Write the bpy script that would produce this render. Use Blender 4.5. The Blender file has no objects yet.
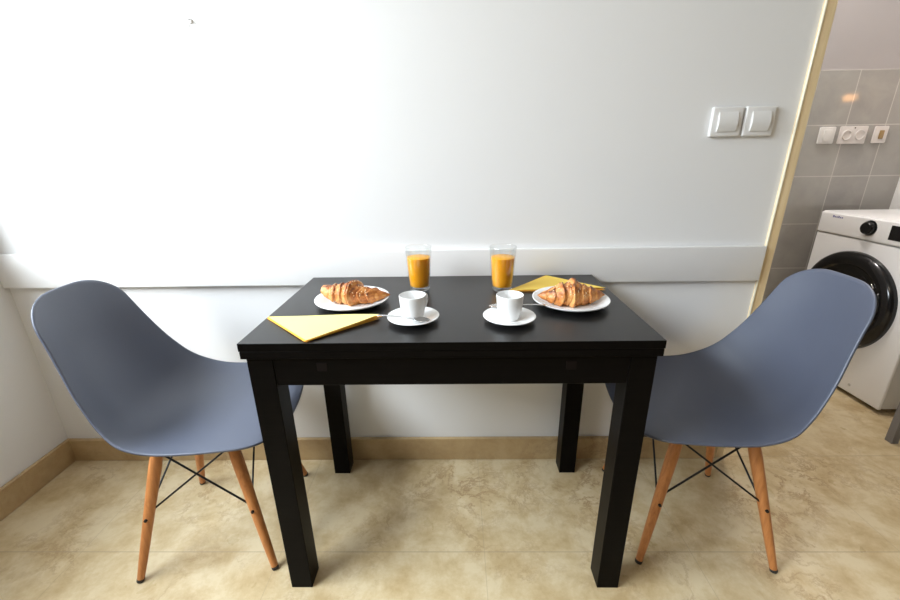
import bpy, bmesh, math, random
from mathutils import Vector, Matrix, noise
random.seed(7)
S = bpy.context.scene
COL = S.collection
PI = math.pi

# ------------------------------------------------------------------ materials
def mat(name, col=(.8, .8, .8), rough=.5, metal=0., **kw):
    m = bpy.data.materials.new(name); m.use_nodes = True
    b = m.node_tree.nodes['Principled BSDF']
    b.inputs['Base Color'].default_value = (*col, 1)
    b.inputs['Roughness'].default_value = rough
    b.inputs['Metallic'].default_value = metal
    for k, v in kw.items():
        b.inputs[k.replace('_', ' ')].default_value = v
    return m

def nt(m):
    t = m.node_tree
    return t, t.nodes, t.links, t.nodes['Principled BSDF']

def coords(m, scale=(1, 1, 1), kind='Object'):
    t, N, L, b = nt(m)
    tc = N.new('ShaderNodeTexCoord'); mp = N.new('ShaderNodeMapping')
    mp.inputs['Scale'].default_value = scale
    L.new(tc.outputs[kind], mp.inputs['Vector'])
    return mp.outputs['Vector']

def noisetex(m, vec, scale, detail=4, rough=.55, dist=0):
    t, N, L, b = nt(m)
    n = N.new('ShaderNodeTexNoise')
    n.inputs['Scale'].default_value = scale; n.inputs['Detail'].default_value = detail
    n.inputs['Roughness'].default_value = rough; n.inputs['Distortion'].default_value = dist
    L.new(vec, n.inputs['Vector'])
    return n.outputs['Fac']

def ramp(m, fac, stops):
    t, N, L, b = nt(m)
    r = N.new('ShaderNodeValToRGB'); e = r.color_ramp.elements
    while len(e) < len(stops): e.new(.5)
    for el, (p, c) in zip(e, stops):
        el.position = p; el.color = (*c, 1) if len(c) == 3 else c
    L.new(fac, r.inputs['Fac'])
    return r.outputs['Color']

def mix(m, fac, a, b_, mode='MIX'):
    t, N, L, b = nt(m)
    x = N.new('ShaderNodeMix'); x.data_type = 'RGBA'; x.blend_type = mode
    for sock, v in ((x.inputs['Factor'], fac), (x.inputs['A'], a), (x.inputs['B'], b_)):
        if hasattr(v, 'is_output'): L.new(v, sock)
        elif isinstance(v, (int, float)): sock.default_value = v
        else: sock.default_value = (*v, 1)
    return x.outputs['Result']

def bump(m, h, strength=.2, dist=.002):
    t, N, L, b = nt(m)
    n = N.new('ShaderNodeBump'); n.inputs['Strength'].default_value = strength
    n.inputs['Distance'].default_value = dist
    L.new(h, n.inputs['Height']); L.new(n.outputs['Normal'], b.inputs['Normal'])

def base(m, c):
    t, N, L, b = nt(m); L.new(c, b.inputs['Base Color'])

def math_node(m, op, a, b_=None):
    t, N, L, b = nt(m)
    x = N.new('ShaderNodeMath'); x.operation = op
    for i, v in enumerate((a, b_)):
        if v is None: continue
        if hasattr(v, 'is_output'): L.new(v, x.inputs[i])
        else: x.inputs[i].default_value = v
    return x.outputs[0]

def wallpaint(name, col):
    m = mat(name, col, .62)
    v = coords(m)
    bump(m, noisetex(m, v, 90, 3), .06, .001)
    n = noisetex(m, v, 1.3, 3)
    base(m, mix(m, math_node(m, 'MULTIPLY', n, .06), col, tuple(c*.9 for c in col)))
    return m

M = {}
M['wall'] = wallpaint('wall_paint', (.80, .795, .79))
M['far_wall'] = wallpaint('brown_wall_paint', (.30, .25, .21))
M['ceiling'] = wallpaint('ceiling_paint', (.72, .71, .70))
M['kitchen_paint'] = wallpaint('kitchen_paint', (.44, .415, .42))
M['white_paint'] = mat('white_gloss_paint', (.82, .81, .80), .35)

def stone_graph(m, v, stops, vein, vein2):
    a = noisetex(m, v, 8.5, 10, .68, .2)
    c = ramp(m, a, stops)
    n2 = noisetex(m, v, 7.0, 10, .72, .25)
    d = math_node(m, 'ABSOLUTE', math_node(m, 'SUBTRACT', n2, .5))
    veins = ramp(m, d, [(0, (1, 1, 1)), (.012, (.5, .5, .5)), (.04, (0, 0, 0))])
    gate = ramp(m, noisetex(m, v, 2.7, 3), [(.46, (0, 0, 0)), (.66, (1, 1, 1))])
    c = mix(m, math_node(m, 'MULTIPLY', math_node(m, 'MULTIPLY', veins, gate), .95), c, vein)
    n3 = noisetex(m, v, 14, 8, .72, .6)
    d3 = ramp(m, n3, [(.60, (0, 0, 0)), (.72, (1, 1, 1))])
    c = mix(m, math_node(m, 'MULTIPLY', d3, .5), c, vein2)
    n4 = noisetex(m, v, 26, 6, .7)
    c = mix(m, math_node(m, 'MULTIPLY', n4, .16), c, (.80, .70, .50))
    return c

def stone_floor():
    m = mat('floor_marble', rough=.28)
    t, N, L, b = nt(m)
    v = coords(m)
    c = stone_graph(m, v, [(.36, (.47, .335, .165)), (.47, (.56, .43, .238)), (.60, (.66, .545, .35))],
                    (.30, .165, .065), (.46, .29, .12))
    sx = N.new('ShaderNodeSeparateXYZ'); L.new(v, sx.inputs[0])
    def line(o, pitch, off, w):
        q = math_node(m, 'DIVIDE', math_node(m, 'ADD', o, off), pitch)
        f = math_node(m, 'ABSOLUTE', math_node(m, 'SUBTRACT', math_node(m, 'FRACT', q), .5))
        return math_node(m, 'GREATER_THAN', f, .5-w/pitch/2)
    hy = line(sx.outputs['Y'], .404, .404*10.005+.0, .0030)
    hx = line(sx.outputs['X'], .606, .606*10-.09, .0022)
    c = mix(m, math_node(m, 'MULTIPLY', hx, .40), c, (.38, .29, .19))
    c = mix(m, math_node(m, 'MULTIPLY', hy, .62), c, (.38, .29, .19))
    base(m, c)
    r = noisetex(m, v, 7, 4)
    L.new(math_node(m, 'ADD', math_node(m, 'MULTIPLY', r, .16), .22), b.inputs['Roughness'])
    return m
M['floor'] = stone_floor()
def stone_base():
    m = mat('baseboard_marble', rough=.3)
    v = coords(m)
    base(m, stone_graph(m, v, [(.30, (.36, .23, .10)), (.5, (.45, .305, .145)), (.7, (.53, .38, .20))],
                        (.30, .18, .08), (.40, .28, .15)))
    return m
M['baseboard'] = stone_base()

def tile_wall():
    m = mat('kitchen_tile', rough=.09)
    t, N, L, b = nt(m)
    v = coords(m)
    sx = N.new('ShaderNodeSeparateXYZ'); L.new(v, sx.inputs[0])
    px, pz, ox, oz = .193, .2435, 1.952, 1.467
    def parts(o, pitch, off):
        q = math_node(m, 'DIVIDE', math_node(m, 'SUBTRACT', o, off-20*pitch), pitch)
        f = math_node(m, 'ABSOLUTE', math_node(m, 'SUBTRACT', math_node(m, 'FRACT', q), .5))
        return math_node(m, 'GREATER_THAN', f, .5-.0045/pitch/2), math_node(m, 'FLOOR', q)
    lx, ix = parts(sx.outputs['X'], px, ox); lz, iz = parts(sx.outputs['Z'], pz, oz)
    cb = N.new('ShaderNodeCombineXYZ'); L.new(ix, cb.inputs[0]); L.new(iz, cb.inputs[2])
    wn = N.new('ShaderNodeTexWhiteNoise'); L.new(cb.outputs[0], wn.inputs['Vector'])
    n = noisetex(m, v, 9, 6, .6, .5)
    c = ramp(m, n, [(.3, (.33, .32, .305)), (.7, (.42, .40, .375))])
    c = mix(m, math_node(m, 'MULTIPLY', wn.outputs['Value'], .45), c, (.46, .45, .42))
    g = math_node(m, 'MAXIMUM', lx, lz)
    c = mix(m, math_node(m, 'MULTIPLY', g, .8), c, (.64, .61, .58))
    base(m, c)
    h = math_node(m, 'SUBTRACT', math_node(m, 'MULTIPLY', noisetex(m, v, 30, 2), .25), g)
    bump(m, h, .35, .0015)
    return m
M['tile'] = tile_wall()

def tablewood(name, spec):
    m = mat(name, (.006, .005, .005), .32, Specular_IOR_Level=spec)
    v = coords(m, (3, 40, 40))
    n = noisetex(m, v, 3, 5)
    base(m, ramp(m, n, [(.3, (.0026, .0022, .0021)), (.75, (.0045, .0038, .0036))]))
    bump(m, n, .05, .0005)
    return m
M['table'] = tablewood('black_brown_wood', .05)
M['tabletop'] = tablewood('black_brown_satin_top', .6)
M['rail'] = mat('brown_rail', (.007, .0045, .004), .6, Specular_IOR_Level=.1)
M['gap'] = mat('dark_gap', (.006, .006, .006), .7)

M['shell'] = mat('slate_plastic', (.078, .091, .133), .44, Specular_IOR_Level=.8)
def _sh():
    m = M['shell']; v = coords(m)
    bump(m, noisetex(m, v, 420, 2), .03, .0004)
_sh()
def beech():
    m = mat('beech_wood', (.5, .2, .06), .42)
    v = coords(m, (26, 26, 2.2))
    n = noisetex(m, v, 4, 5, .6, .4)
    base(m, ramp(m, n, [(.28, (.40, .145, .040)), (.55, (.54, .215, .065)), (.8, (.62, .27, .09))]))
    return m
M['beech'] = beech()
M['steel_black'] = mat('black_steel', (.008, .008, .009), .38, .3)
M['rubber'] = mat('dark_rubber', (.03, .028, .026), .7)
M['china'] = mat('white_china', (.86, .86, .855), .14)
M['spoon'] = mat('stainless_steel', (.66, .66, .66), .2, 1.)
M['switch'] = mat('white_switch_plastic', (.78, .77, .755), .3)
M['cream_plastic'] = mat('cream_outlet_plastic', (.74, .70, .68), .32)
M['dark_hole'] = mat('socket_hole', (.05, .045, .04), .6)
M['amber'] = mat('amber_plastic', (.36, .24, .10), .4)
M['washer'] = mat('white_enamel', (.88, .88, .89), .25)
M['washer_side'] = mat('shaded_white_enamel', (.62, .61, .60), .4)  # white cabinet greyed: the shade on its side is in the colour
M['black_gloss'] = mat('black_gloss_plastic', (.006, .006, .007), .13)
M['black_glass'] = mat('smoked_glass', (.004, .0045, .005), .06)
M['door_glint'] = mat('glint_metal', (.7, .7, .72), .12, 1.)
M['print'] = mat('violet_print', (.20, .19, .42), .5)
M['grey_leg'] = mat('grey_powder_coat', (.20, .19, .19), .42)
M['pvc'] = mat('window_pvc', (.8, .8, .8), .35)
def trimwood():
    m = mat('yellow_trim_wood', (.62, .47, .22), .35)
    v = coords(m, (30, 30, 2))
    n = noisetex(m, v, 3, 4, .5, .3)
    base(m, ramp(m, n, [(.3, (.78, .59, .33)), (.7, (.87, .70, .44))]))
    return m
M['trim'] = trimwood()
M['trim_bead'] = mat('cream_bead', (.90, .84, .66), .22)

def paper():
    m = mat('yellow_paper_napkin', (.95, .80, .28), .8)
    v = coords(m)
    bump(m, noisetex(m, v, 260, 3), .18, .0006)
    return m
M['napkin'] = paper()
M['napkin_fold_shade'] = mat('orange_fold_shade', (.95, .52, .07), .8)  # deep orange of the shaded folds, put into the lower layers' colour
M['napkin_deep'] = mat('mustard_paper_napkin', (.88, .62, .11), .8)

def thin_glass():
    m = bpy.data.materials.new('clear_glass'); m.use_nodes = True
    t = m.node_tree; t.nodes.clear()
    o = t.nodes.new('ShaderNodeOutputMaterial'); mx = t.nodes.new('ShaderNodeMixShader')
    a = t.nodes.new('ShaderNodeBsdfTransparent'); g = t.nodes.new('ShaderNodeBsdfGlossy'); f = t.nodes.new('ShaderNodeLayerWeight')
    a.inputs[0].default_value = (.965, .97, .965, 1); g.inputs['Roughness'].default_value = .03
    g.inputs['Color'].default_value = (.9, .9, .9, 1); f.inputs['Blend'].default_value = .5
    pw = t.nodes.new('ShaderNodeMath'); pw.operation = 'POWER'; pw.inputs[1].default_value = 2.4
    ml = t.nodes.new('ShaderNodeMath'); ml.operation = 'MULTIPLY_ADD'; ml.inputs[1].default_value = .6; ml.inputs[2].default_value = .03
    t.links.new(f.outputs['Facing'], pw.inputs[0]); t.links.new(pw.outputs[0], ml.inputs[0]); t.links.new(ml.outputs[0], mx.inputs[0])
    t.links.new(a.outputs[0], mx.inputs[1]); t.links.new(g.outputs[0], mx.inputs[2]); t.links.new(mx.outputs[0], o.inputs[0])
    return m
M['glass'] = thin_glass()
def pane():
    m = bpy.data.materials.new('window_pane_glass'); m.use_nodes = True
    t = m.node_tree; t.nodes.clear()
    o = t.nodes.new('ShaderNodeOutputMaterial'); mx = t.nodes.new('ShaderNodeMixShader')
    a = t.nodes.new('ShaderNodeBsdfTransparent'); g = t.nodes.new('ShaderNodeBsdfGlossy')
    a.inputs[0].default_value = (.97, .98, .98, 1); g.inputs['Roughness'].default_value = .02
    mx.inputs[0].default_value = .05
    t.links.new(a.outputs[0], mx.inputs[1]); t.links.new(g.outputs[0], mx.inputs[2]); t.links.new(mx.outputs[0], o.inputs[0])
    return m
M['pane'] = pane()
M['juice'] = mat('orange_juice', (1.0, .43, .013), .3, Subsurface_Weight=.35, Subsurface_Scale=.02)
M['juice'].node_tree.nodes['Principled BSDF'].inputs['Subsurface Radius'].default_value = (1, .5, .1)
M['foam'] = mat('juice_surface', (.95, .52, .16), .5)

def crust():
    m = mat('croissant_crust', rough=.42)
    t, N, L, b = nt(m)
    at = N.new('ShaderNodeAttribute'); at.attribute_name = 'bake'
    v = coords(m)
    n = noisetex(m, v, 34, 6, .65, .4)
    n2 = noisetex(m, v, 150, 4, .6)
    f = math_node(m, 'ADD', math_node(m, 'MULTIPLY', at.outputs['Fac'], .62), math_node(m, 'MULTIPLY', math_node(m, 'SUBTRACT', n, .5), 1.15))
    f = math_node(m, 'ADD', f, math_node(m, 'MULTIPLY', math_node(m, 'SUBTRACT', n2, .5), .35))
    c = ramp(m, f, [(.0, (.72, .36, .115)), (.15, (.60, .22, .048)), (.32, (.36, .105, .02)), (.50, (.085, .024, .008))])
    base(m, c)
    bump(m, math_node(m, 'ADD', n, n2), .4, .0025)
    return m
M['crust'] = crust()
M['flake'] = mat('pale_nut_flake', (.86, .66, .40), .6)
def bulb():
    m = mat('warm_bulb', (1, .7, .4), .4)
    b = m.node_tree.nodes['Principled BSDF']
    b.inputs['Emission Color'].default_value = (1, .50, .20, 1); b.inputs['Emission Strength'].default_value = 14
    return m
M['bulb'] = bulb()

# ------------------------------------------------------------------ mesh helpers
def link(name, bm, m, parent=None, smooth=False, loc=None, auto=None):
    me = bpy.data.meshes.new(name)
    bmesh.ops.recalc_face_normals(bm, faces=bm.faces)
    bm.to_mesh(me); bm.free()
    for x in (m if isinstance(m, (list, tuple)) else [m]): me.materials.append(x)
    if smooth:
        for p in me.polygons: p.use_smooth = True
    if auto is not None:
        me.shade_smooth() if hasattr(me, 'shade_smooth') else None
        for p in me.polygons: p.use_smooth = True
        me.set_sharp_from_angle(angle=math.radians(auto))
    o = bpy.data.objects.new(name, me); COL.objects.link(o)
    if parent: o.parent = parent
    if loc: o.location = loc
    return o

def thing(name, label, cat, loc=(0, 0, 0), rot=(0, 0, 0), group=None):
    o = bpy.data.objects.new(name, None); COL.objects.link(o)
    o.empty_display_size = .05
    o.location = loc; o.rotation_euler = rot
    tag(o, label, cat, group)
    return o
def tag(o, label, cat, group=None):
    o['label'] = label; o['category'] = cat
    if group: o['group'] = group
    return o
def struct(o):
    o['kind'] = 'structure'; return o

def box(bm, x0, x1, y0, y1, z0, z1, bev=0, seg=2):
    r = bmesh.ops.create_cube(bm, size=1)
    vs = r['verts']
    for v in vs:
        v.co = Vector(((x0+x1)/2+v.co.x*(x1-x0), (y0+y1)/2+v.co.y*(y1-y0), (z0+z1)/2+v.co.z*(z1-z0)))
    if bev:
        es = list({e for v in vs for e in v.link_edges})
        bmesh.ops.bevel(bm, geom=es, offset=bev, segments=seg, affect='EDGES', profile=.6)
    return bm
def nb(): return bmesh.new()

def lathe(bm, prof, n=48, mtx=None):
    rings = []
    for r, z in prof:
        if r < 1e-6:
            rings.append([bm.verts.new((0, 0, z))])
        else:
            rings.append([bm.verts.new((r*math.cos(2*PI*i/n), r*math.sin(2*PI*i/n), z)) for i in range(n)])
    for a, b in zip(rings, rings[1:]):
        for i in range(n):
            j = (i+1) % n
            if len(a) == 1 and len(b) == 1: continue
            if len(a) == 1: bm.faces.new((a[0], b[i], b[j]))
            elif len(b) == 1: bm.faces.new((a[i], a[j], b[0]))
            else: bm.faces.new((a[i], a[j], b[j], b[i]))
    if mtx is not None:
        vs = [v for r in rings for v in r]
        bmesh.ops.transform(bm, matrix=mtx, verts=vs)
    return bm

def axis(a, b):
    a = Vector(a); d = Vector(b)-a
    return Matrix.Translation(a) @ d.to_track_quat('Z', 'Y').to_matrix().to_4x4(), d.length

def rod(bm, a, b, r0, r1=None, n=14):
    r1 = r0 if r1 is None else r1
    m, l = axis(a, b)
    return lathe(bm, [(0, 0), (r0, 0), (r1, l), (0, l)], n, m)

def tube(bm, pts, r, n=10, flat=1.):
    """swept tube along pts; r is a number or a list"""
    pts = [Vector(p) for p in pts]; rings = []
    up = Vector((0, 0, 1))
    for i, p in enumerate(pts):
        d = (pts[min(i+1, len(pts)-1)]-pts[max(i-1, 0)]).normalized()
        s = d.cross(up)
        if s.length < 1e-4: s = Vector((1, 0, 0))
        s.normalize(); w = s.cross(d)
        rr = r[i] if isinstance(r, (list, tuple)) else r
        rings.append([bm.verts.new(p+s*rr*math.cos(2*PI*k/n)+w*rr*flat*math.sin(2*PI*k/n)) for k in range(n)])
    for a, b in zip(rings, rings[1:]):
        for k in range(n):
            bm.faces.new((a[k], a[(k+1) % n], b[(k+1) % n], b[k]))
    bm.faces.new(rings[0]); bm.faces.new(rings[-1])
    return bm

def catmull(P, t):
    n = len(P)-1
    i = min(int(math.floor(t)), n-1); i = max(i, 0); f = t-i
    p1, p2 = P[i], P[i+1]
    p0 = P[i-1] if i > 0 else [2*a-b for a, b in zip(p1, p2)]
    p3 = P[i+2] if i+2 <= n else [2*a-b for a, b in zip(p2, p1)]
    return [.5*((2*b)+(-a+c)*f+(2*a-5*b+4*c-d)*f*f+(-a+3*b-3*c+d)*f**3) for a, b, c, d in zip(p0, p1, p2, p3)]

# ------------------------------------------------------------------ room
XL, XR, YK, YF, ZC, XE = -1.5, 2.30, .93, -5.2, 2.6, 1.0
struct(link('floor', box(nb(), XL-.2, 4.8, YF-.2, YK+.2, -.1, 0), M['floor']))
struct(link('ceiling', box(nb(), XL-.2, 4.8, YF-.2, YK+.2, ZC, ZC+.1), M['ceiling']))
struct(link('wall_back', box(nb(), XL-.2, XE, 0, YK+.2, 0, ZC), M['wall']))
# left wall, with the window opening
WY0, WY1, WZ0, WZ1 = -2.1, -.09, .93, 2.35
bm = nb()
box(bm, XL-.2, XL, YF-.2, WY0, 0, ZC); box(bm, XL-.2, XL, WY1, 0, 0, ZC)
box(bm, XL-.2, XL, WY0, WY1, 0, WZ0); box(bm, XL-.2, XL, WY0, WY1, WZ1, ZC)
struct(link('wall_left', bm, M['wall']))
w = struct(link('window_1', (lambda b: (box(b, XL-.13, XL-.07, WY0, WY0+.06, WZ0, WZ1), box(b, XL-.13, XL-.07, WY1-.06, WY1, WZ0, WZ1),
        box(b, XL-.13, XL-.07, WY0+.06, WY1-.06, WZ0, WZ0+.06), box(b, XL-.13, XL-.07, WY0+.06, WY1-.06, WZ1-.06, WZ1),
        box(b, XL-.13, XL-.07, (WY0+WY1)/2-.03, (WY0+WY1)/2+.03, WZ0+.06, WZ1-.06), b)[-1])(nb()), M['pvc']))
for a, b_ in ((WY0+.06, (WY0+WY1)/2-.03), ((WY0+WY1)/2+.03, WY1-.06)):
    link('pane', box(nb(), XL-.104, XL-.098, a, b_, WZ0+.06, WZ1-.06), M['pane'], w)
bm = nb(); box(bm, XR, XR+.2, .24, YK, 0, ZC); box(bm, XR+.2, 4.8, .24, .44, 0, ZC); box(bm, 4.6, 4.8, YF, .24, 0, ZC)
struct(link('wall_right', bm, M['wall']))
struct(link('wall_front', box(nb(), XL-.2, 4.8, YF-.2, YF, 0, ZC), M['far_wall']))
struct(link('wall_kitchen', box(nb(), XE, XR+.2, YK, YK+.2, 1.467, ZC), M['kitchen_paint']))
struct(link('wall_tiled', box(nb(), XE, XR+.2, YK-.008, YK+.2, 0, 1.467), M['tile']))
BH = .097
struct(link('baseboard_back', box(nb(), XL+.015, XE, -.015, 0, 0, BH, .002, 1), M['baseboard']))
struct(link('baseboard_left', box(nb(), XL, XL+.015, YF, 0, 0, BH, .002, 1), M['baseboard']))
# painted dado board along the back wall
bm = nb(); box(bm, XL, XE-.004, -.019, 0, .712, .826, .004, 2)
struct(link('trim_1', bm, M['white_paint'], auto=40))
# wooden strip closing the end of the wall, with a pale rounded bead
t2 = struct(link('trim_2', box(nb(), XE, XE+.033, -.006, .06, 0, ZC, .002, 2), M['trim']))
bm = nb(); tube(bm, [(XE+.002, -.006, 0), (XE+.002, -.006, ZC)], .0032, 14)
link('bead', bm, M['trim_bead'], t2, smooth=True)

# ------------------------------------------------------------------ table
T = thing('dining_table', 'black-brown wooden dining table laid for breakfast against the white wall', 'table', (0, -.271, 0))
TW, TD, TZ = .453, .2510, .74
link('tabletop', box(nb(), -TW, TW, -TD, TD, TZ-.019, TZ, .0015, 2), (M['table'], M['tabletop']), T)
for p_ in T.children[0].data.polygons: p_.material_index = 1 if p_.normal.z > .9 else 0
link('extension_leaf', box(nb(), -TW+.001, TW-.001, -TD+.001, TD-.001, TZ-.0375, TZ-.0200, .001, 1), M['table'], T)
LW, IN = .057, .009
x0, y0 = TW-IN, TD-IN
for sx in (-1, 1):
    for sy in (-1, 1):
        xa, xb = sorted((sx*x0, sx*(x0-LW))); ya, yb = sorted((sy*y0, sy*(y0-LW)))
        link('leg', box(nb(), xa, xb, ya, yb, 0, TZ-.0380, .002, 2), M['table'], T)
for sy in (-1, 1):
    ya, yb = sorted((sy*(y0-.002), sy*(y0-.022)))
    a = link('apron', box(nb(), -x0+LW, x0-LW, ya, yb, .632, TZ-.0385, .001, 1), M['table'], T)
    if sy < 0:
        for rx in (-.281, .262):
            link('rail_end', box(nb(), rx-.011, rx+.011, ya-.0012, ya+.004, .668, .688, .0005, 1), M['rail'], a)
for sx in (-1, 1):
    xa, xb = sorted((sx*(x0-.002), sx*(x0-.022)))
    link('apron', box(nb(), xa, xb, -y0+LW, y0-LW, .632, TZ-.0385, .001, 1), M['table'], T)

# ------------------------------------------------------------------ chairs
#  (edge x, edge z, half width, centre x, centre z) from the seat's front lip to the top of the back
K = [(.236, .434, .203, .252, .418), (.205, .444, .212, .222, .434), (.150, .449, .222, .150, .436), (.060, .452, .229, .060, .425),
     (-.025, .459, .230, -.030, .419), (-.085, .480, .226, -.105, .427), (-.125, .514, .211, -.160, .458), (-.155, .558, .196, -.196, .515),
     (-.180, .607, .182, -.222, .582), (-.202, .662, .167, -.243, .648), (-.222, .715, .155, -.258, .710), (-.243, .768, .145, -.270, .764),
     (-.260, .815, .142, -.279, .808)]
def shell_mesh():
    bm = nb(); NU, NV = 60, 40
    n = len(K)-1
    rows = []
    vs = [math.sin((j/NV-.5)*PI*.86)/math.sin(.43*PI) for j in range(NV+1)]
    for i in range(NU+1):
        row = []
        for v in vs:
            a = abs(v)
            def cut(v0, rad):
                if a <= v0: return 0
                q = (a-v0)/(1-v0); return rad*(1-math.sqrt(max(0, 1-q*q)))
            u0 = cut(.45, 1.7); u1 = n-cut(.30, 1.1)-.38*a**2.5
            s = i/NU
            u = u0+(u1-u0)*s
            ex, ez, w_, cx, cz = catmull(K, u)
            e = .55*(1-(1-a*a)**1.7)+.45*a**2.6
            row.append(bm.verts.new((cx+(ex-cx)*e, w_*v, cz+(ez-cz)*e)))
        rows.append(row)
    for i in range(NU):
        for j in range(NV):
            bm.faces.new((rows[i][j], rows[i+1][j], rows[i+1][j+1], rows[i][j+1]))
    # thickness and rounded rim
    bm.normal_update()
    for f in bm.faces: f.normal_flip()
    bm.normal_update()
    up = sum((f.normal.z for f in bm.faces))
    th = .0055 * (1 if up > 0 else -1)
    low = {}
    for v in list(bm.verts):
        low[v] = None
    nrm = {v: v.normal.copy() for v in low}
    for v in list(low):
        low[v] = bm.verts.new(v.co-nrm[v]*th)
    faces = list(bm.faces)
    bedges = [e for e in bm.edges if len(e.link_faces) == 1]
    mid = {}
    for e in bedges:
        for v in e.verts:
            if v not in mid:
                mid[v] = None
    # outward direction at the rim
    for v in mid:
        nb_ = [e.other_vert(v) for e in v.link_edges if len(e.link_faces) == 2]
        if nb_: d = (v.co-nb_[0].co)
        else:
            o = [e.other_vert(v) for e in v.link_edges]
            d = v.co-sum((x.co for x in o), Vector())/len(o)
        d.normalize()
        mid[v] = bm.verts.new((v.co+low[v].co)/2+d*.0022)
    for f in faces:
        bm.faces.new([low[v] for v in reversed(f.verts)])
    for e in bedges:
        a, b = e.verts
        bm.faces.new((a, b, mid[b], mid[a])); bm.faces.new((mid[a], mid[b], low[b], low[a]))
    return bm

def seat_z(x, y):
    return .395

def make_chair(label):
    t = thing('shell_chair', label, 'chair', group='grey shell chairs at the table')
    link('shell', shell_mesh(), M['shell'], t, smooth=True)
    F, TP, ZT = .182, .097, .372
    feet = {}
    for sx in (-1, 1):
        for sy in (-1, 1):
            a = Vector((sx*F, sy*F, .006)); b = Vector((sx*TP, sy*TP, ZT))
            feet[sx, sy] = (a, b)
            m, l = axis(a, b); bm = nb()
            prof = [(0, 0), (.0092, 0), (.0098, .02)]+[(.0098+.0062*min(1, (k/10)**.8), .02+(l-.02)*k/10*.86) for k in range(1, 11)]+[(.0145, l), (0, l)]
            lathe(bm, prof, 22, m)
            lg = link('leg', bm, M['beech'], t, smooth=False, auto=40)
            d = (b-a).normalized()
            link('foot_pad', lathe(nb(), [(0, -.006), (.0085, -.006), (.0096, -.003), (.0096, .004), (0, .004)], 20, m), M['rubber'], lg, auto=40)
            q = a+(b-a)*.49
            # bolt heads sit on the outside of the leg
            ln = Vector((0, sy, 0)); bm = nb()
            rod(bm, q+ln*.011, q+ln*.0175, .0048, .0040)
            link('bolt', bm, M['steel_black'], lg, auto=40)
    # steel brackets carrying the shell
    for sx in (-1, 1):
        for sy in (-1, 1):
            b = feet[sx, sy][1]; bm = nb()
            rod(bm, b+Vector((0, 0, -.004)), b+Vector((sx*.012, sy*.012, .040)), .0085, .006)
            link('shell_mount', bm, M['steel_black'], t, auto=40)
    bm = nb()
    cs = [(-1, -1), (1, -1), (1, 1), (-1, 1)]
    for i in range(4):
        p, q = feet[cs[i]][1], feet[cs[(i+1) % 4]][1]
        rod(bm, p+Vector((0, 0, .001)), q+Vector((0, 0, .001)), .0045)
    link('top_frame', bm, M['steel_black'], t, auto=40)
    for i in range(4):
        A, B = cs[i], cs[(i+1) % 4]
        off = Vector(((A[0]+B[0])/2, (A[1]+B[1])/2, 0))
        for k, (P, Q) in enumerate(((A, B), (B, A))):
            a, b = feet[P]; c, d = feet[Q]
            p0 = a+(b-a)*.515+off*.004*(1 if k else -1); p1 = d+Vector((0, 0, -.004))+off*.004*(1 if k else -1)
            link('brace_rod', rod(nb(), p0, p1, .0028, n=10), M['steel_black'], t, auto=50)
    return t

def copy_thing(o):
    r = o.copy(); COL.objects.link(r)
    for ch in list(o.children):
        c = ch.copy(); COL.objects.link(c); c.parent = r
        for g in list(ch.children):
            d = g.copy(); COL.objects.link(d); d.parent = c
    return r

ch = make_chair('slate grey shell chair with wooden legs at the left end of the table')
ch.location = (-.713, -.295, 0); ch.rotation_euler = (0, 0, math.radians(6))
c2 = copy_thing(ch)
c2.location = (.725, -.27, 0); c2.rotation_euler = (0, 0, math.radians(175.8))
c2['label'] = 'slate grey shell chair with wooden legs in front of the washing machine'

# ------------------------------------------------------------------ crockery
def plate_prof(R, h):
    return [(0, .0035), (R*.60, .0035), (R*.68, .0045), (R*.82, h*.62), (R*.97, h-.0008), (R, h+.0004), (R*1.004, h-.0012), (R*.985, h-.0042),
            (R*.82, h*.62-.0045), (R*.66, .0012), (R*.60, 0), (R*.55, 0), (R*.53, .0015), (0, .0015)]
def plate(x, y, label):
    o = link('breakfast_plate', lathe(nb(), plate_prof(.0978, .017), 72), M['china'], loc=(x, y, TZ+.0004), smooth=True)
    return tag(o, label, 'plate', 'croissant plates')
plate(-.264, -.270, 'round white china plate under the croissant on the left side of the table')
plate(.312, -.291, 'round white china plate under the croissant on the right, overlapping the back napkin')
def saucer(x, y, label):
    pr = [(0, .004), (.022, .004), (.024, .0032), (.028, .0045), (.045, .0085), (.058, .0128), (.0612, .0136), (.0622, .0128), (.0608, .0108),
          (.045, .0055), (.034, .002), (.031, 0), (.027, 0), (.026, .0015), (0, .0015)]
    o = link('saucer', lathe(nb(), pr, 64), M['china'], loc=(x, y, TZ+.0004), smooth=True)
    return tag(o, label, 'saucer', 'coffee saucers')
SL, SR = (-.0885, -.398), (.139, -.402)
saucer(*SL, 'white saucer on the left, spoon lying across its front edge')
saucer(*SR, 'white saucer on the right, spoon lying behind its cup')
def cup(x, y, rz, label):
    t = thing('espresso_cup', label, 'cup', (x, y, TZ+.0046), (0, 0, rz), 'espresso cups')
    pr = [(0, .0045), (.018, .0048), (.0228, .010), (.0264, .022), (.0288, .040), (.0300, .0585), (.0306, .0600), (.0316, .0592),
          (.0316, .0575), (.0306, .040), (.0284, .022), (.0250, .009), (.0228, .003), (.0215, 0), (.0185, 0), (.0175, .0015), (0, .0015)]
    link('bowl', lathe(nb(), pr, 56), M['china'], t, smooth=True)
    pts = [(.0298, 0, .050), (.038, 0, .0525), (.0448, 0, .047), (.0460, 0, .037), (.0425, 0, .027), (.035, 0, .0205), (.0265, 0, .0195)]
    fine = [catmull(pts, k/6*1.0) for k in range(0, 37)]
    link('handle', tube(nb(), fine, .0038, 12), M['china'], t, smooth=True)
    return t
cup(*SL, math.radians(48), 'white espresso cup on the left saucer, handle turned back and right')
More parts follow.
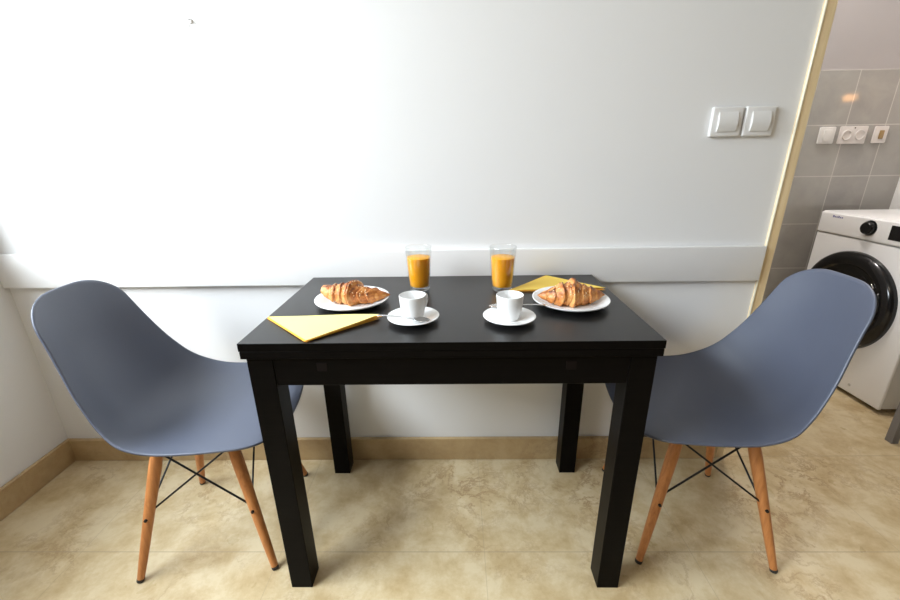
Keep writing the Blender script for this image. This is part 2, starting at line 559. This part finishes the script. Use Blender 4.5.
cup(*SR, math.radians(100), 'white espresso cup on the right saucer, handle turned to the back')
def spoon(a, b, label):
    """a = handle end, b = bowl tip"""
    a, b = Vector(a), Vector(b); L = (b-a).length
    t = thing('teaspoon', label, 'spoon', a, (0, 0, 0), 'teaspoons')
    m = (b-a).to_track_quat('X', 'Z').to_matrix().to_4x4()
    bm = nb(); st = 26; hl = L*.70
    rows = []
    for i in range(st+1):
        x = hl*i/st; s = i/st
        w_ = .0046-.0026*s+.0012*max(0, s-.9)*10*.3; zc = .0025*math.sin(PI*s)
        rows.append([bm.verts.new((x, w_*math.cos(k*PI/4), zc+.0011*math.sin(k*PI/4))) for k in range(8)])
    for p, q in zip(rows, rows[1:]):
        for k in range(8): bm.faces.new((p[k], p[(k+1) % 8], q[(k+1) % 8], q[k]))
    bm.faces.new(rows[0]); bm.faces.new(rows[-1])
    bmesh.ops.transform(bm, matrix=m, verts=bm.verts)
    link('handle', bm, M['spoon'], t, smooth=True)
    bm = nb(); bl = L-hl; NR, NA = 7, 28
    def P(r, ang, off):
        x = hl+bl/2+bl/2*1.04*r*math.cos(ang); y = r*.0125*math.sin(ang)*(1-.16*math.cos(ang))
        return Vector((x, y, .0012-.0042*(1-r*r)+off))
    tops, bots = [], []
    for off, lst in ((.0006, tops), (-.0006, bots)):
        lst.append([bm.verts.new(P(0, 0, off))])
        for r in range(1, NR+1): lst.append([bm.verts.new(P(r/NR, 2*PI*k/NA, off)) for k in range(NA)])
        for k in range(NA): bm.faces.new((lst[0][0], lst[1][k], lst[1][(k+1) % NA]))
        for r in range(1, NR):
            for k in range(NA): bm.faces.new((lst[r][k], lst[r+1][k], lst[r+1][(k+1) % NA], lst[r][(k+1) % NA]))
    for k in range(NA): bm.faces.new((tops[-1][k], tops[-1][(k+1) % NA], bots[-1][(k+1) % NA], bots[-1][k]))
    bmesh.ops.transform(bm, matrix=m, verts=bm.verts)
    link('bowl', bm, M['spoon'], t, smooth=True)
    return t
spoon((-.173, -.4075, TZ+.0175), (-.047, -.4365, TZ+.0145), 'steel teaspoon in front of the left cup, handle reaching over the folded napkin')
spoon((.234, -.348, TZ+.0170), (.095, -.350, TZ+.0162), 'steel teaspoon behind the right cup, handle pointing to the croissant plate')

# ------------------------------------------------------------------ juice glasses
def tumbler(x, y, rz, label):
    t = thing('juice_glass', label, 'glass', (x, y, TZ+.0003), (0, 0, rz), 'juice glasses')
    H = .1275; R0, R1 = .0285, .0386
    def ro(z): return R0+(R1-R0)*(z/H)**.85
    zs = [0, .004, .012, .03, .05, .07, .09, .11, .122]
    out = [(0, .0015), (R0*.6, .0012), (R0*.93, 0)]+[(ro(z), max(z, .0015)) for z in zs[1:]]+[(R1*.996, H-.0008), (R1-.0012, H)]
    ins = [(R1-.0022, H-.001)]+[(ro(z)-.0022, z) for z in reversed(zs[2:])]+[(R0*.72, .0115), (0, .0105)]
    link('glass_body', lathe(nb(), out+ins, 64), M['glass'], t, smooth=True)
    jz = .097
    z2 = [.0125, .03, .05, .075, .09, jz-.001]
    pr = [(0, .0108), (R0*.70, .0118)]+[(ro(z)-.0024, z) for z in z2]+[(ro(jz)-.0036, jz), (0, jz)]
    jo = link('juice', lathe(nb(), pr, 56), M['juice'], t, smooth=False, auto=50); jo['label'] = 'orange juice filling most of the glass'
    return t
tumbler(-.093, -.157, 0, 'tall glass of orange juice on the left, standing behind the left espresso cup')
tumbler(.147, -.166, .4, 'tall glass of orange juice on the right, standing beside the back napkin')

# ------------------------------------------------------------------ croissants
def croissant(x, y, rz, seed, L, R, bend, label, peak=.5):
    rnd = random.Random(seed)
    t = thing('croissant', label, 'pastry', (x, y, TZ+.0045), (0, 0, rz), 'croissants')
    bm = nb(); NS, NA = 170, 64
    lay = bm.verts.layers.float.new('bake')
    segs = [-.2, .10, .21, .33, .43, .56, .67, .79, .90, 1.2]
    amp = [rnd.uniform(.88, 1.12) for _ in segs]
    amp[4] = 1.17; amp[3] *= .96; amp[5] *= .97
    rings = []
    for i in range(NS+1):
        s = i/NS; a = abs(s-peak)/max(peak, 1-peak)
        env = max(0, 1-a**1.6)**.72*.93+.08*(1-a)+.016
        ax = (s-.5)*L
        cy = -bend*(1-(2*s-1)**2)
        row = []
        for j in range(NA):
            th = 2*PI*j/NA
            # the wraps wind round the roll, so each seam runs at a slant
            n1 = noise.noise(Vector((s*3, math.cos(th)*1.2, math.sin(th)*1.2+seed*2.3)))
            se = min(1.19, max(-.19, s+.045*math.cos(th+.4)*(1 if s < .5 else -1)+.030*n1))
            for k in range(len(segs)-1):
                if segs[k] <= se <= segs[k+1]: kk = k; break
            q = (se-segs[kk])/(segs[kk+1]-segs[kk])
            qq = q if (segs[kk]+segs[kk+1])/2 < .5 else 1-q
            if kk == 4: qq = 1-abs(q-.5)*1.1
            dip = min(1, min(q, 1-q)/.16); dip = dip*dip*(3-2*dip)
            step = (.80+.24*max(0, qq)**.8)*amp[kk]
            edge = math.exp(-((1-qq)/.25)**2)
            rr = R*env*(step*(.35+.65*dip)+.86*(.65-.65*dip))
            n2 = noise.noise(Vector((s*16, math.cos(th)*2.2, math.sin(th)*2.2+seed*3.1)))
            n3 = noise.noise(Vector((s*46, math.cos(th)*5, math.sin(th)*5+seed)))
            r_ = rr*(1+.09*n1+.06*n2+.045*n3)
            zz = R*.78*env+r_*math.sin(th)
            zz = max(zz, 0)+.0175*abs(2*s-1)**3.4
            v = bm.verts.new((ax+.004*math.cos(th), cy+r_*1.15*math.cos(th), zz))
            hi = max(0, math.sin(th))
            b_ = .18+.50*hi*(.30+.70*edge)+.55*n2*hi+.30*n1-.22*(1-dip)
            v[lay] = max(0., min(1., b_))
            row.append(v)
        rings.append(row)
    for p, q in zip(rings, rings[1:]):
        for j in range(NA): bm.faces.new((p[j], p[(j+1) % NA], q[(j+1) % NA], q[j]))
    bm.faces.new(rings[0]); bm.faces.new(rings[-1])
    o = link('pastry', bm, M['crust'], t, smooth=True)
    # chopped nut flakes stuck to the crust
    bm = nb()
    for _ in range(70):
        i = rnd.randint(34, NS-40); j = rnd.randint(NA//8, NA//2-2)
        co = o.data.vertices[i*NA+j].co; no = o.data.vertices[i*NA+j].normal
        r = bmesh.ops.create_icosphere(bm, subdivisions=1, radius=1)
        sc = Matrix.Diagonal((rnd.uniform(.0012, .0028), rnd.uniform(.001, .0018), .0008, 1))
        mt = Matrix.Translation(co+no*.0003) @ no.to_track_quat('Z', 'Y').to_matrix().to_4x4() @ Matrix.Rotation(rnd.uniform(0, PI), 4, 'Z') @ sc
        bmesh.ops.transform(bm, matrix=mt, verts=r['verts'])
    fl = link('nut_flakes', bm, M['flake'], t, smooth=True); fl['kind'] = 'stuff'
    return t
croissant(-.254, -.263, math.radians(-7), 3, .180, .0312, .016, 'golden croissant with browned ridges on the left plate, its right tip over the rim', .44)
croissant(.313, -.290, math.radians(-2), 11, .168, .0330, .012, 'golden croissant with dark baked spots on the right plate in front of the back napkin', .50)

# ------------------------------------------------------------------ napkins
def napkin(corners, m, label, lift, seed, layers=4):
    """folded triangle: corners[0]-corners[2] is the fold, corners[1] the loose point"""
    A, B, C = [Vector((c[0], c[1], 0)) for c in corners]
    bm = nb(); N = 18
    for l in range(layers):
        z0 = TZ+.0008+l*.0014
        k = 1-.012*l*((l*7+seed) % 3-.6)*.5
        b = B+(A-B)*.010*((l+seed) % 3)+(C-B)*.014*((l*2+seed) % 3)
        c = C+(B-C)*.018*((l+1+seed) % 3)
        a = A+(C-A)*.004*l
        grid = []; f0 = len(bm.faces)
        for i in range(N+1):
            row = []
            for j in range(N+1-i):
                u, v = i/N, j/N
                p = a*(1-u-v)+b*u+c*v
                h = lift*(l/(layers-1))**1.3*(4*v*(1-v)*.25+.9*v*v)*(1-u*.35)+.0012*math.sin(9*u+7*v+l)*v
                row.append((bm.verts.new((p.x, p.y, z0+h+.0006)), bm.verts.new((p.x, p.y, z0+h))))
            grid.append(row)
        for i in range(N):
            for j in range(N-i):
                for s in (0, 1):
                    bm.faces.new((grid[i][j][s], grid[i+1][j][s], grid[i][j+1][s]))
                    if j < N-i-1: bm.faces.new((grid[i+1][j][s], grid[i+1][j+1][s], grid[i][j+1][s]))
        rim = [grid[i][0] for i in range(N+1)]+[grid[N-j][j] for j in range(1, N+1)]+[grid[0][N-j] for j in range(1, N)]
        for q in range(len(rim)):
            p, r = rim[q], rim[(q+1) % len(rim)]
            bm.faces.new((p[0], r[0], r[1], p[1]))
        bm.faces.ensure_lookup_table()
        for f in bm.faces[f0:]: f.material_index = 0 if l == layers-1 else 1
    o = link('paper_napkin', bm, m, auto=30)
    return tag(o, label, 'napkin', 'folded yellow napkins')
napkin([(-.449, -.380), (-.306, -.521), (-.166, -.384)], (M['napkin'], M['napkin_fold_shade']), 'pale yellow paper napkin folded to a triangle at the front left corner of the table', .009, 1)
napkin([(.160, -.190), (.302, -.036), (.440, -.186)], (M['napkin_deep'], M['napkin_fold_shade']), 'yellow paper napkin folded to a triangle behind the right croissant plate', .004, 2)

# ------------------------------------------------------------------ switches, outlets, hook
def light_switch(x0, x1, label):
    z0, z1 = 1.150, 1.230; cx = (x0+x1)/2
    t = thing('light_switch', label, 'switch', (cx, 0, (z0+z1)/2), group='light switches on the white wall')
    w_, h = (x1-x0)/2, (z1-z0)/2
    link('frame', box(nb(), -w_, w_, -.012, 0, -h, h, .005, 3), M['switch'], t, auto=40)
    bm = nb()
    N = 12; hw, hh = w_*.60, h*.66
    rows = []
    for i in range(N+1):
        s = i/N; z = -hh+2*hh*s
        y = -.012-.0085*math.sin(PI*(.12+.80*s))*1.0
        rows.append((bm.verts.new((-hw, y, z)), bm.verts.new((hw, y, z)), bm.verts.new((-hw, -.009, z)), bm.verts.new((hw, -.009, z))))
    for p, q in zip(rows, rows[1:]):
        bm.faces.new((p[0], p[1], q[1], q[0])); bm.faces.new((p[0], q[0], q[2], p[2])); bm.faces.new((p[1], p[3], q[3], q[1]))
    bm.faces.new((rows[0][0], rows[0][2], rows[0][3], rows[0][1])); bm.faces.new((rows[-1][0], rows[-1][1], rows[-1][3], rows[-1][2]))
    bmesh.ops.bevel(bm, geom=[e for e in bm.edges], offset=.0012, segments=1, affect='EDGES') if False else None
    link('rocker', bm, M['switch'], t, auto=35)
    return t
light_switch(.754, .842, 'white rocker light switch on the wall, the left one of the pair')
light_switch(.849, .934, 'white rocker light switch on the wall, nearer the wooden opening trim')

YW = YK-.008
def plate_box(t, x0, x1, z0, z1, m, d=.011):
    return link('cover_plate', box(nb(), x0, x1, -d, 0, z0, z1, .004, 2), m, t, auto=40)
# wall positions on the tile plane
t = thing('kitchen_switch', 'small white switch on grey tiles, leftmost of the three fittings', 'switch', (1.864, YW, 1.176))
plate_box(t, -.038, .038, -.039, .039, M['switch'])
link('rocker', box(nb(), -.020, .020, -.017, -.010, -.026, .026, .004, 2), M['switch'], t, auto=40)
t = thing('double_outlet', 'wide cream double power outlet on grey tiles above the washing machine', 'outlet', (1.992, YW, 1.176))
plate_box(t, -.066, .066, -.041, .041, M['cream_plastic'])
for sx in (-.032, .032):
    m_ = Matrix.Translation((sx, -.0105, 0)) @ Matrix.Rotation(PI/2, 4, 'X')
    s_ = link('socket', lathe(nb(), [(0, -.001), (.017, -.001), (.0195, .0025), (.0215, .0045), (.0235, .003), (.0245, 0)], 32, m_), M['cream_plastic'], t, smooth=True)
    bm = nb()
    for hx in (-.0095, .0095):
        lathe(bm, [(0, 0), (.0026, 0), (.0026, .0008), (0, .0008)], 12, Matrix.Translation((sx+hx, -.0095, 0)) @ Matrix.Rotation(PI/2, 4, 'X'))
    link('pin_hole', bm, M['dark_hole'], s_)
link('status_lamp', box(nb(), -.003, .003, -.0125, -.010, .030, .036, .001, 1), M['dark_hole'], t)
t = thing('boiler_switch', 'small cream switch with amber rocker on grey tiles, rightmost of the three fittings', 'switch', (2.127, YW, 1.176))
plate_box(t, -.032, .032, -.039, .039, M['cream_plastic'])
link('rocker', box(nb(), -.011, .011, -.016, -.010, -.020, .020, .004, 2), M['amber'], t, auto=40)['label'] = 'amber rocker'
h = thing('wall_hook', 'tiny white hook high on the white wall above the left chair', 'hook', (-.707, 0, 1.467))
link('hook_base', lathe(nb(), [(0, 0), (.007, 0), (.007, .002), (.005, .004), (0, .004)], 20, Matrix.Rotation(PI/2, 4, 'X')), M['switch'], h, auto=40)
pts = [(0, -.003, .004), (.001, -.010, .002), (.002, -.014, -.006), (.001, -.012, -.013), (-.003, -.007, -.016)]
link('hook_arm', tube(nb(), [catmull(pts, k/4) for k in range(17)], .0017, 8), M['switch'], h, smooth=True)

# ------------------------------------------------------------------ washing machine (faces the room, -x)
WX, WA, WB, WH = 1.87, .262, .822, .822
wm = thing('washing_machine', 'white front-loading washing machine with black round door by the tiled wall', 'washing machine', (WX, (WA+WB)/2, 0))
hw = (WB-WA)/2
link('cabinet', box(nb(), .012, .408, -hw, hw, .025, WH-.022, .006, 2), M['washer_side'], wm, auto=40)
link('top_panel', box(nb(), .006, .412, -hw-.001, hw+.001, WH-.022, WH, .006, 2), M['washer'], wm, auto=40)
link('front_panel', box(nb(), 0, .014, -hw, hw, .020, .716, .006, 3), M['washer'], wm, auto=40)
cp = link('control_panel', box(nb(), -.004, .014, -hw, hw, .720, WH-.004, .007, 3), M['washer'], wm, auto=40)
RX = Matrix.Rotation(-PI/2, 4, 'Y')      # lathe z axis -> -x
def face(y, z, x=0.): return Matrix.Translation((x, y, z)) @ RX
link('knob', lathe(nb(), [(0, .020), (.024, .020), (.0275, .016), (.0285, 0), (.0345, 0), (.0345, -.002)], 40, face(.013, .776, -.004)), M['black_gloss'], cp, auto=40)
link('display', box(nb(), -.0056, -.003, -.225, -.080, .742, .803, .001, 1), M['black_gloss'], cp)
bm = nb()
# maker's mark: a short row of tiny raised letters, too small to read
for k, (wd, hh) in enumerate(((.008, .010), (.006, .007), (.006, .007), (.006, .010), (.006, .007), (.005, .007))):
    y = .205-k*.0095
    box(bm, -.0048, -.0035, y-wd/2, y+wd/2, .797, .797+hh)
link('maker_mark', bm, M['print'], cp)
dc = (.020, .432)
door = link('door', lathe(nb(), [(.233, 0), (.233, .012), (.228, .024), (.214, .033), (.196, .036), (.180, .032), (.170, .022)], 96, face(dc[0], dc[1])), M['black_gloss'], wm, smooth=True)
link('door_glass', lathe(nb(), [(.172, .024), (.160, .022), (.140, .016), (.120, .010), (.09, .006), (.05, .004), (0, .0035)], 80, face(dc[0], dc[1], .0)), M['black_glass'], door, smooth=True)
link('inner_ring', lathe(nb(), [(.150, .0165), (.1475, .0205), (.144, .0195), (.143, .012)], 80, face(dc[0], dc[1])), M['black_glass'], door, smooth=True)
# recessed pull on the near side of the door
hp = []
for k in range(13):
    a = math.radians(-28+56*k/12)
    hp.append((-.034, dc[0]-.186*math.cos(a), dc[1]+.186*math.sin(a)))
link('door_handle', tube(nb(), hp, .0075, 10), M['black_gloss'], door, smooth=True)
for a0 in (36, -22):
    hp = [(-.032, dc[0]-.170*math.cos(math.radians(a0+k)), dc[1]+.170*math.sin(math.radians(a0+k))) for k in range(0, 9, 2)]
    link('glint_arc', tube(nb(), hp, .0035, 8), M['door_glint'], door, smooth=True)  # highlights on the black door, put in as bright metal arcs
for yy in (-.22, .22):
    for xx in (.05, .36):
        link('foot', lathe(nb(), [(0, 0), (.02, 0), (.02, .018), (.012, .026), (0, .026)], 20, Matrix.Translation((xx, yy, 0))), M['rubber'], wm, auto=40)
link('filter_cap', lathe(nb(), [(0, .002), (.006, .002), (.007, 0)], 16, face(-.127, .058)), M['washer_side'], wm, smooth=True)

# ------------------------------------------------------------------ grey side table at the right edge (one leg shows)
st = thing('side_table', 'grey metal side table, only its square leg showing at the right edge', 'table', (2.0, -.165, 0))
for sx in (-1, 1):
    for sy in (-1, 1):
        link('leg', box(nb(), sx*.245-.014, sx*.245+.014, sy*.245-.014, sy*.245+.014, 0, .70, .002, 2), M['grey_leg'], st)
link('tabletop', box(nb(), -.265, .265, -.265, .265, .70, .725, .003, 2), M['grey_leg'], st)

# ------------------------------------------------------------------ warm lamp on the kitchen's right wall (its glint shows on the tiles)
lamp = thing('wall_lamp', 'small warm wall lamp on the kitchen side wall', 'lamp', (XR, .545, 1.385))
link('lamp_base', lathe(nb(), [(0, .02), (.035, .02), (.042, .012), (.045, 0), (0, 0)], 32, RX), M['white_paint'], lamp, auto=40)
link('bulb', lathe(nb(), [(.012, .020), (.014, .03), (.019, .045), (.020, .058), (.015, .070), (.007, .076), (0, .077)], 32, RX), M['bulb'], lamp, smooth=True)

# ------------------------------------------------------------------ light
W = bpy.data.worlds.new('sky'); S.world = W; W.use_nodes = True
bg = W.node_tree.nodes['Background']
bg.inputs['Color'].default_value = (.86, .93, 1, 1); bg.inputs['Strength'].default_value = 1.0
def area(name, loc, to, sx, sy, power, col):
    d = bpy.data.lights.new(name, 'AREA'); d.shape = 'RECTANGLE'; d.size = sx; d.size_y = sy; d.energy = power; d.color = col
    o = bpy.data.objects.new(name, d); COL.objects.link(o); o.location = loc
    o.rotation_euler = (Vector(to)-Vector(loc)).to_track_quat('-Z', 'Y').to_euler()
    return o
cy, cz = (WY0+WY1)/2, (WZ0+WZ1)/2
area('window_daylight', (XL-.22, cy, cz+.02), (0, cy, cz), (WY1-WY0), (WZ1-WZ0), 38, (.88, .94, 1))
area('sky_daylight', (-2.75, -1.45, 2.75), (-.2, -.75, .75), 2.4, 1.7, 310, (.85, .925, 1))
area('room_ceiling_lamp', (-.3, -1.8, ZC-.06), (-.3, -1.8, 0), .6, .6, 7, (1, .84, .64))
area('kitchen_ceiling_lamp', (1.27, .60, ZC-.06), (1.65, .5, .4), .25, .25, 20, (1, .94, .88))

# ------------------------------------------------------------------ camera
cd = bpy.data.cameras.new('camera'); cam = bpy.data.objects.new('camera', cd); COL.objects.link(cam)
cd.sensor_fit = 'HORIZONTAL'; cd.sensor_width = 36; cd.lens = 410.133/900*36; cd.clip_start = .02
pit, yaw, roll = .3395, -.0170, -.0154
fw = Vector((math.sin(yaw)*math.cos(pit), math.cos(yaw)*math.cos(pit), -math.sin(pit)))
rt = Vector((math.cos(yaw), -math.sin(yaw), 0)); up = rt.cross(fw)
r2 = rt*math.cos(roll)+up*math.sin(roll); u2 = -rt*math.sin(roll)+up*math.cos(roll)
cam.matrix_world = Matrix(((r2.x, u2.x, -fw.x, .0148), (r2.y, u2.y, -fw.y, -1.3052), (r2.z, u2.z, -fw.z, 1.111), (0, 0, 0, 1)))
S.camera = cam
S.view_settings.view_transform = 'Standard'; S.view_settings.look = 'None'
S.view_settings.gamma = 1; S.view_settings.use_curve_mapping = False
S.view_settings.exposure = 0.12
